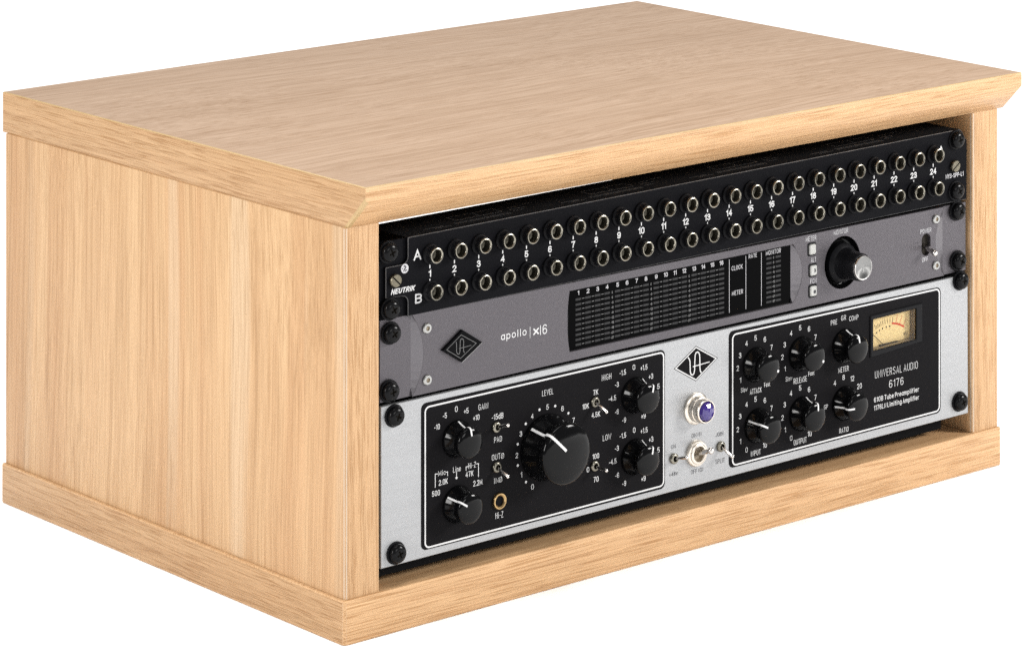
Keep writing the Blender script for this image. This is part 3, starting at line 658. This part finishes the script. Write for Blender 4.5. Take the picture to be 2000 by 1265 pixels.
# ---------------------------------------------------------------- audio interface
ai = thing("audio_interface", "grey rack audio interface with black meter window and monitor knob, middle of the three units", "audio interface", (0.266, 0.06, 0.1295))
zt = lambda x: 176.05 - 1.4 * (x - 28) / 476
zb = lambda x: 129.6 + 1.0 * (x - 28) / 476
def bulge(x, z0, z1, d, n=10): return [(x + d * (1 - (2 * k / n - 1) ** 2), z0 + (z1 - z0) * k / n) for k in range(n + 1)]
XE, XF = 50.3, 482.7
larc = bulge(XE, zb(XE) + .1, zt(XE) - .1, 8.0); rarc = bulge(XF, zb(XF) + .1, zt(XF) - .1, -8.0)
outer = [(XE, zb(XE)), (XF, zb(XF))] + rarc[1:-1] + [(XF, zt(XF)), (XE, zt(XE))] + larc[1:-1][::-1]
dl = bulge(167.2, 135.1, 170.9, -1.8); dr = bulge(348.2, 134.6, 171.2, 8.2)
win = [(168.2, 135.1), (346, 134.7)] + dr + [(347, 170.9), (168.2, 170.8)] + dl[::-1]
dish = circle(391.3, 153.2, 15.6, 48, 1.05)
pslot = rrect(466.2 - 4.0, 466.2 + 4.0, 153.0 - 7.0, 153.0 + 7.0, 3.9, 8)
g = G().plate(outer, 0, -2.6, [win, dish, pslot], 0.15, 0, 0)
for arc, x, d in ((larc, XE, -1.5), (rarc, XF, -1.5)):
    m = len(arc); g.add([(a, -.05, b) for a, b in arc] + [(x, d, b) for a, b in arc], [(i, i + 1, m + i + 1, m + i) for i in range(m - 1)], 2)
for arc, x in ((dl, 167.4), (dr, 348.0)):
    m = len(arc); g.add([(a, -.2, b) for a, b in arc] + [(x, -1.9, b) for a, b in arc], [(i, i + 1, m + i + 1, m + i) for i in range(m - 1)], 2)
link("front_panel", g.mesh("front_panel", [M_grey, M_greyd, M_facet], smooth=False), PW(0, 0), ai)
for pts in ([(28.3, zb(28.3)), (XE + 1.5, zb(XE)), (XE + 1.5, zt(XE)), (28.3, zt(28.3))], [(XF - 1.5, zb(XF)), (504.3, zb(504)), (504.3, zt(504)), (XF - 1.5, zt(XF))]):
    link("rack_ear", G().plate(pts, -1.5, -4.0, bevel=.2).mesh("rack_ear", [M_grey], smooth=False), PW(0, 0), ai)
link("chassis", G().box(48, 486, -6, -260, 131, 173).mesh("chassis", [M_blk_in], smooth=False), PW(0, 0), ai)
# meter display
disp = link("meter_display", G().plate([(164.5, 133.9), (357, 133.5), (357, 171.9), (164.5, 172.3)], -2.0, -2.8).mesh("meter_display", [M_display], smooth=False), PW(0, 0), ai)
DO = -1.93
CHX = [175.5, 182.97, 190.5, 197.9, 206.15, 213.6, 221.1, 228.6, 236.8, 244.5, 251.95, 259.45, 267.5, 275.0, 282.5, 289.95]
ME_seg = fix_front(flat(G().add([(-2.2, 0, -.65), (2.2, 0, -.65), (2.2, 0, .65), (-2.2, 0, .65)], [(0, 1, 2, 3)]), "meter_segment", [M_seg]))
ME_dash = fix_front(flat(G().add([(-.9, 0, -.2), (.9, 0, -.2), (.9, 0, .2), (-.9, 0, .2)], [(0, 1, 2, 3)]), "dash_mark", [M_dim]))
for i, x in enumerate(CHX):
    link("number", text_mesh(str(i + 1), 1.1 if i == 0 else (2.1 if i < 9 else 3.1 if i != 10 else 2.4), 2.6, .42, 0, M_gprint), PW(x, 168.15, DO), disp)
    for k in range(10):
        z = 164.4 - k * 2.96
        link("meter_segment", ME_seg, PW(x, z, DO), disp)
        if i % 4 != 3: link("dash_mark", ME_dash, PW((x + CHX[i + 1]) / 2, z + .05, DO), disp)
SC = ["C", "0", "-3", "-6", "-9", "-12", "-15", "-18", "-21", "-27"]
for x in (201.95, 232.7, 263.45):
    for k, s in enumerate(SC):
        link("lettering", text_mesh(s, .85 * len(s), 1.5, .3, 0, M_dim), PW(x, 164.3 - k * 2.97, DO), disp)
for k, s in enumerate(SC):
    z = 164.8 - k * 2.98
    link("lettering", text_mesh(s, .85 * len(s), 1.5, .3, 0, M_dim), PW(333.6, z, DO), disp)
    for x in (329.7, 337.6): link("meter_segment", ME_seg, PW(x, z, DO), disp)
ME_rule = fix_front(flat(G().add([(-.16, 0, -16.3), (.16, 0, -16.3), (.16, 0, 16.3), (-.16, 0, 16.3)], [(0, 1, 2, 3)]), "divider_line", [M_gprint]))
for x in (296.45, 310.27, 323.33): link("divider_line", ME_rule, PW(x, 153.0, DO), disp)
words(DISP_TEXT, disp, DO, M_gprint, .3)
words(APOLLO_TEXT, ai, .1, M_gprint, .32)
words(BRANDLINE[:1] + [('|6',) + BRANDLINE[2][1:]], ai, .1, M_wht, .55)
words(BRANDLINE[1:2], ai, .1, M_wht, .9)
link("divider_line", fix_front(flat(G().add([(-.16, 0, -3.3), (.16, 0, -3.3), (.16, 0, 3.3), (-.16, 0, 3.3)], [(0, 1, 2, 3)]), "divider_line", [M_wht])), PW(*BRAND_BAR, .1), ai)
# push buttons
ME_well = G().plate(rrect(-3.7, 3.7, -4.2, 4.2, 1.5), .35, -.5, bevel=.25).mesh("push_button", [M_bezel])
ME_keycap = G().plate(rrect(-2.75, 2.75, -3.15, 3.15, 1.1), 1.5, .2, bevel=.5).mesh("key_cap", [M_key])
for i, (x, z) in enumerate(((364.4, 165.6), (365.2, 152.4), (365.1, 139.6))):
    b_ = link("push_button", ME_well, PW(x, z), ai)
    link("key_cap", ME_keycap, PW(x, z), b_)
    if i:
        link("key_mark", fix_front(flat(G().plate([(.2, -1.5), (1.0, -1.2), (1.5, -.2), (1.2, .9), (.2, 1.4)] if i == 1 else circle(.6, -.4, 1.15, 14), 1.56, 1.52), "key_mark", [M_bprint])), PW(x, z), b_)
# monitor knob in its dish
mk = link("monitor_knob", G().lathe([(12.4, -3.4), (12.4, -.5), (11.6, .5), (10.0, 1.6), (9.3, 4.0), (8.8, 8.0), (8.5, 15.4), (8.1, 16.1), (7.5, 16.3)], 48).mesh("monitor_knob", [M_knobm]), PW(392.4, 152.6), ai)
link("knob_ring", G().lathe([(7.7, 15.9), (7.7, 17.0), (7.45, 17.6), (7.1, 17.7)], 48).mesh("knob_ring", [M_chrome]), PW(392.4, 152.6), mk)
link("knob_cap", G().lathe([(7.15, 17.65), (6.9, 17.5), (0, 17.5)], 64).mesh("knob_cap", [M_turned]), PW(392.4, 152.6), mk)
g = G()
for a in range(0, 48):
    t = 2 * math.pi * a / 48; c, s_ = math.cos(t), math.sin(t)
    g.add([(9.35 * c - .18 * s_, 4.5, 9.35 * s_ + .18 * c), (9.35 * c + .18 * s_, 4.5, 9.35 * s_ - .18 * c), (8.62 * c + .18 * s_, 15.4, 8.62 * s_ - .18 * c), (8.62 * c - .18 * s_, 15.4, 8.62 * s_ + .18 * c)], [(0, 1, 2, 3)])
o_ = link("grip_rib", g.mesh("grip_rib", [M_knobm], smooth=False), PW(392.4, 152.6), mk); o_["kind"] = "stuff"
g = G().lathe([(15.6, -.1), (15.2, -2.2), (14.2, -3.6), (13.4, -4.0), (0, -4.2)], 48)
link("knob_dish", g.mesh("knob_dish", [M_knob]), PW(391.3, 153.2), ai).scale = (1, 1, 1.05)
# power toggle
pw = link("power_switch", G().plate(rrect(-5, 5, -8, 8, 1), -2.7, -3.5).mesh("power_switch", [M_dark], smooth=False), PW(466.2, 153.0), ai)
link("lever", G().tube((0, -2.5, -1.0), (-1.5, 9.2, -3.6), 1.6, 2.0, 14).mesh("lever", [M_chrome]), PW(466.2, 153.0), pw)
# silver hex screws
g = G().lathe([(3.05, 0), (3.05, .7), (2.6, 1.25), (1.35, 1.35)], 24).lathe([(1.35, 1.35), (1.2, .8), (0, .8)], 6, 1, 0, 0, .3)
ME_hex = g.mesh("hex_screw", [M_steel, M_case])
for x, z in ((60.6, 166.8), (60.8, 137.4), (474.9, 168.2), (474.9, 138.5)): link("hex_screw", ME_hex, PW(x, z), ai)
for x, z in ((35.2, 168.1), (34.1, 135.6), (495.0, 170.5), (495.7, 138.2)): rack_screw(x, z, ai, -.8)
# diamond badge
bd = link("badge", G().plate(UA_SMALL_FACE, 2.0, 0, bevel=.3).mesh("badge", [M_badge, M_steel], smooth=False), PW(0, 0), ai)
g = G().ribbon(UA_SMALL_INNER, .28, 2.06, 0, True).ribbon(UA_SMALL, .34, 2.06).ribbon(UA_SMALL_BAR, .26, 2.08)
F_ = UA_SMALL_FACE
link("badge_edge_glint", fix_front(flat(G().ribbon([(F_[2][0] + .1, F_[2][1] - .1), (F_[3][0] + .25, F_[3][1] - .1)], .7, 1.2), "badge_edge_glint", [M_steel])), PW(0, 0), bd)  # painted glint: steel ribbon for the reflection off the badge's side
link("monogram", fix_front(flat(g, "monogram", [M_badge_line])), PW(0, 0), bd)

# ---------------------------------------------------------------- tube preamp / limiter
tp = thing("tube_preamp", "silver and black preamp with cream needle meter, lowest of the three rack units", "preamplifier", (0.266, 0.06, 0.037))
pt = lambda x: 127.75 + .45 * (x - 28) / 477
pbm = lambda x: 36.7 + 1.5 * (x - 28) / 477
vuhole = [(416.5, 92.6), (457.3, 92.6), (457.3, 114.6), (416.5, 114.6)]
g = G().plate([(28.2, pbm(28)), (505.0, pbm(505)), (504.6, pt(505)), (28.2, pt(28))], 0, -2.6, [vuhole], .3)
link("front_panel", g.mesh("front_panel", [M_alu], smooth=False), PW(0, 0), tp)
g = G().box(29, 489, -9, -270, 29.2, 90).box(46, 486, -8.1, -270, 90.2, 124)  # lower box reaches below the panel to deepen the shade in the gap
link("chassis", g.mesh("chassis", [M_blk_in], smooth=False), PW(0, 0), tp)
inl = rquad((56.6, 124.5), (241.9, 124.2), (241.9, 40.8), (56.6, 41.0), 3.6)
link("black_inlay", G().plate(inl, .2, -.1).mesh("black_inlay", [M_inlay], smooth=False), PW(0, 0), tp)
inr = rquad((294.2, 126.0), (479.3, 124.0), (479.3, 43.3), (294.2, 42.5), 3.6)
link("black_inlay", G().plate(inr, .2, -.1, [vuhole]).mesh("black_inlay", [M_inlay], smooth=False), PW(0, 0), tp)
for q in (((59.4, 122.0), (240.8, 122.6), (240.8, 42.6), (59.4, 42.1)), ((297.2, 123.6), (478.0, 122.9), (478.0, 44.7), (297.2, 43.8))):
    link("border_line", fix_front(flat(G().ribbon(rquad(*q, 3.0), .95, .28, 0, True), "border_line", [M_wht])), PW(0, 0), tp)
words([q for q in AMP_WHITE if q[0][0] in '+-.0123456789'], tp, .3, M_wht, .37)
words([q for q in AMP_WHITE if q[0][0] not in '+-.0123456789'], tp, .3, M_wht, .27)
words(AMP_BLACK, tp, .1, M_bprint, .26)
# level scale dots and input brackets
ME_dot = fix_front(flat(G().plate(circle(0, 0, .8, 14), .05, 0), "scale_dot", [M_wht]))
for x, z in LEVEL_DOTS: link("scale_dot", ME_dot, PW(x, z, .25), tp)
g = G()
for l in BRACKETS: g.ribbon(l, .42, .3)
g.plate(circle(*BRACKETS[4][1], .75, 12), .32, .25)
link("bracket_mark", fix_front(flat(g, "bracket_mark", [M_wht])), PW(0, 0), tp)
# knobs
def pointer(prof, w, lim, angle):
    """White line laid along the knob's own profile, from the skirt to the cap."""
    p = [(r, o) for r, o in prof]
    P3 = []
    for i, (r, o) in enumerate(p):
        a = p[max(0, i - 1)]; c = p[min(len(p) - 1, i + 1)]
        t = Vector((c[0] - a[0], c[1] - a[1])).normalized(); nrm = Vector((t.y, -t.x))
        P3.append((r + nrm.x * .14, o + nrm.y * .14))
    g = G(); vs = []; ca, sa = math.cos(R(angle)), math.sin(R(angle))
    for r, o in P3:
        for sx in (-w / 2, w / 2): vs.append((sx * ca + r * sa, o, -sx * sa + r * ca))
    return g.add(vs, [(2 * i, 2 * i + 1, 2 * i + 3, 2 * i + 2) for i in range(len(P3) - 1)])
def knob_mesh(k, hs, name):
    prof = [(10.7 * k, .3), (10.7 * k, 1.3), (10.3 * k, 2.1), (9.0 * k, 4.6 * hs), (8.2 * k, 6.8 * hs), (7.8 * k, 7.9 * hs), (7.9 * k, 8.6 * hs), (8.5 * k, 9.6 * hs), (8.8 * k, 10.6 * hs), (8.8 * k, 12.0 * hs), (8.5 * k, 12.75 * hs), (7.9 * k, 13.2 * hs), (6.6 * k, 13.6 * hs), (4.6 * k, 14.0 * hs), (2.4 * k, 14.2 * hs), (0, 14.3 * hs)]
    return prof, G().lathe(prof, 56).mesh(name, [M_knob], angle=40)
PROF_S, ME_KS = knob_mesh(1.0, 1.0, "knob")
def lerp_prof(prof, r_stop):
    out = []
    for (r0, o0), (r1, o1) in zip(prof, prof[1:]):
        out.append((r0, o0))
        if r1 < r_stop <= r0 and o0 > prof[-1][1] * .85:
            t = (r0 - r_stop) / (r0 - r1); out.append((r_stop, o0 + (o1 - o0) * t)); break
    return out
for nm, (x, z, a) in KNOBS.items():
    if nm == 'level': continue
    k = link("knob", ME_KS, PW(x, z, .2), tp)
    if nm in ('att', 'rel'):
        pr = [(7.9, 13.2), (6.6, 13.6), (5.9, 13.74)]; g = pointer(pr, 1.5, 0, a)
    else: g = pointer(lerp_prof(PROF_S[2:], 4.4), 1.1, 0, a)
    link("pointer_line", flat(g, "pointer_line", [M_wht]), PW(x, z, .2), k)
PROF_L = [(19.4, .3), (19.4, 1.6), (18.9, 2.8), (17.5, 6.0), (16.2, 9.4), (15.7, 11.2), (15.8, 12.4), (16.8, 13.8), (17.8, 15.6), (18.0, 18.2), (17.4, 19.4), (16.4, 20.0), (13.6, 20.7), (10.0, 21.35), (6.0, 21.8), (2.5, 22.0), (0, 22.05)]
x, z, a = KNOBS['level']
lk = link("level_knob", G().lathe(PROF_L, 72).mesh("level_knob", [M_knob], angle=40), PW(x, z, .2), tp)
link("pointer_line", flat(pointer(lerp_prof(PROF_L[2:], 4.0), 1.6, 0, a), "pointer_line", [M_wht]), PW(x, z, .2), lk)
# small toggles
ME_nut = G().lathe([(3.2, 0), (3.2, 1.0), (2.9, 1.6), (2.4, 1.9), (1.75, 1.9), (1.75, .3)], 24).lathe([(1.75, .3), (0, .3)], 24, 1).mesh("toggle_switch", [M_nickel, M_dark])
for x, z, dx, dz, m_ in ((111.2, 101.4, 1.43, 2.7, 1), (111.4, 78.33, .9, -3.67, 1), (186.25, 102.5, 1.15, -4.2, 1), (185.9, 64.8, 1.5, -1.0, 1), (248.9, 57.2, 2.28, 2.2, 0), (287.2, 57.35, 1.3, -4.4, 0)):
    t = link("toggle_switch", ME_nut, PW(x, z, .1), tp)
    link("lever", G().tube((0, .6, 0), (dx, 9.4, dz), .75, 1.25, 12).mesh("lever", [M_chrome]), PW(x, z, .1), t)
# power toggle with ball end
bt = link("power_toggle", G().lathe([(8.0, 0), (8.0, 1.6), (7.5, 2.3), (6.4, 2.5), (6.2, 3.2), (5.6, 3.6), (4.7, 3.6), (4.4, 2.8)], 44).lathe([(4.4, 2.8), (3.6, 1.0), (0, .6)], 44, 1).mesh("power_toggle", [M_satin, M_case]), PW(266.95, 57.1), tp)
g = G().tube((0, 1.0, 0), (1.0, 10.6, 3.2), 1.7, 1.45, 16, cap=False)
c = Vector((1.25, 12.2, 3.75))
vs = []; fs = []
for i in range(9):
    th = math.pi * i / 8
    for k in range(16):
        ph = 2 * math.pi * k / 16
        vs.append((c.x + 2.15 * math.sin(th) * math.cos(ph), c.y - 2.15 * math.cos(th), c.z + 2.15 * math.sin(th) * math.sin(ph)))
for i in range(8):
    fs += [(i * 16 + k, i * 16 + (k + 1) % 16, (i + 1) * 16 + (k + 1) % 16, (i + 1) * 16 + k) for k in range(16)]
g.add(vs, fs)
link("lever", g.mesh("lever", [M_chrome]), PW(266.95, 57.1), bt)
# instrument jack
hj = G().lathe([(4.85, 0), (4.85, .8), (4.5, 1.5), (3.8, 1.6), (3.1, 1.0), (2.9, .0)], 36).lathe([(2.9, 0), (2.8, -.08), (0, -.08)], 36, 1).mesh("input_jack", [M_gold, M_dark])
link("input_jack", hj, PW(113.3, 58.4, .25), tp)
# jewel lamp
lp = link("pilot_lamp", G().lathe([(9.6, 0), (9.6, 1.2), (8.9, 1.9), (7.9, 2.1), (7.8, 5.2), (7.5, 5.6), (7.2, 5.7), (7.2, 6.4), (7.5, 6.6), (7.4, 9.3), (6.9, 10.1), (6.3, 10.2), (6.1, 9.6)], 48).mesh("pilot_lamp", [M_satin]), PW(266.8, 84.2), tp)
link("jewel_lens", G().lathe([(6.1, 9.4), (5.9, 10.2), (4.9, 11.6), (2.9, 12.4), (0, 12.9)], 9, 0, 0, 0, .5).mesh("jewel_lens", [M_gem], smooth=False), PW(266.8, 84.2), lp)
# diamond emblem
def scale_poly(p, k):
    cx = sum(a for a, b in p) / len(p); cz = sum(b for a, b in p) / len(p)
    return [(cx + (a - cx) * k, cz + (b - cz) * k) for a, b in p]
g = G().plate(UA_BIG_DIAMOND, .06, .01, mi=1).plate(scale_poly(UA_BIG_DIAMOND, .955), .10, .065, mi=0).plate(scale_poly(UA_BIG_DIAMOND, .88), .15, .11, mi=1)
g.ribbon(UA_BIG, .75, .2).ribbon(UA_BIG_BAR, .55, .22)
link("emblem", fix_front(flat(g, "emblem", [M_wht, M_inlay])), PW(0, 0), tp)
# VU meter
bz = [(415.0, 89.4), (461.8, 91.9), (461.8, 116.6), (415.0, 115.9)]
op = [(417.6, 93.5), (456.1, 94.4), (456.1, 113.8), (417.6, 113.2)]
vu = link("level_meter", G().plate(bz, 1.3, 0.1, [op], .5).mesh("level_meter", [M_bezel], smooth=False), PW(0, 0), tp)
g = G(); m = 4
g.add([(a, .8, b) for a, b in op] + [(a, -5.2, b) for a, b in op], [(i, (i + 1) % m, m + (i + 1) % m, m + i) for i in range(m)])
link("meter_case", g.mesh("meter_case", [M_case], smooth=False), PW(0, 0), vu)
link("meter_face", G().plate([(417.2, 93.0), (456.5, 93.0), (456.5, 114.2), (417.2, 114.2)], -5.0, -5.4).mesh("meter_face", [M_face], smooth=False), PW(0, 0), vu)
PX, PZ, PR = 436.8, 79.8, 26.4       # scale arc centre and radius
def pol(r, a): return (PX + r * math.sin(R(a)), PZ + r * math.cos(R(a)))
g = G()
for a, l in ((-24, 4.5), (-21.5, 2.6), (-19, 3.6), (-16.5, 2.6), (-13.5, 3.6), (-10, 3.6), (-6, 3.8), (-1.5, 3.8), (3.2, 3.8), (8, 4.2)):
    g.ribbon([pol(PR + .6, a), pol(PR + .6 + l * .8, a)], .34, -4.93)
for a in (-25, -18.5, -12, -4, 3):
    g.plate(circle(*pol(PR - 1.6, a), .6, 8), -4.93, -4.95)
g.ribbon([(415, 100.4), (419, 101), (421, 103.4)], .2, -4.93)
link("scale_marks", fix_front(flat(g, "scale_marks", [M_ink])), PW(0, 0), vu)
g = G().ribbon([pol(PR, a) for a in (7, 11, 15, 19, 23, 27, 31, 33)], 1.15, -4.93)
for a in (15, 22.5, 30.6): g.ribbon([pol(PR, a), pol(PR + 4.6, a)], .34, -4.92)
for a in (15, 22.5, 30.6): g.plate(circle(*pol(PR + 5.4, a), .32, 8), -4.92, -4.95)
link("red_zone", fix_front(flat(g, "red_zone", [M_red])), PW(0, 0), vu)
link("lettering", text_mesh("VU", 4.0, 2.1, .4, 0, M_ink), PW(452.2, 97.6, -4.92), vu)
link("needle", flat(G().ribbon([(421.5, 102.6), (431.7, 93.9), (433, 92.8)], .4, -4.0), "needle", [M_ink]), PW(0, 0), vu)
link("needle_cover", G().box(428.2, 444.3, -4.95, -3.4, 92.5, 94.4).mesh("needle_cover", [M_ink], smooth=False), PW(0, 0), vu)
link("meter_window", fix_front(flat(G().add([(a, .2, b) for a, b in op], [(0, 1, 2, 3)]), "meter_window", [M_glass])), PW(0, 0), vu)
for x, z in ((37.1, 121.4), (38.4, 43.7), (497.1, 125.4), (496.3, 47.3)): rack_screw(x, z, tp, 0)
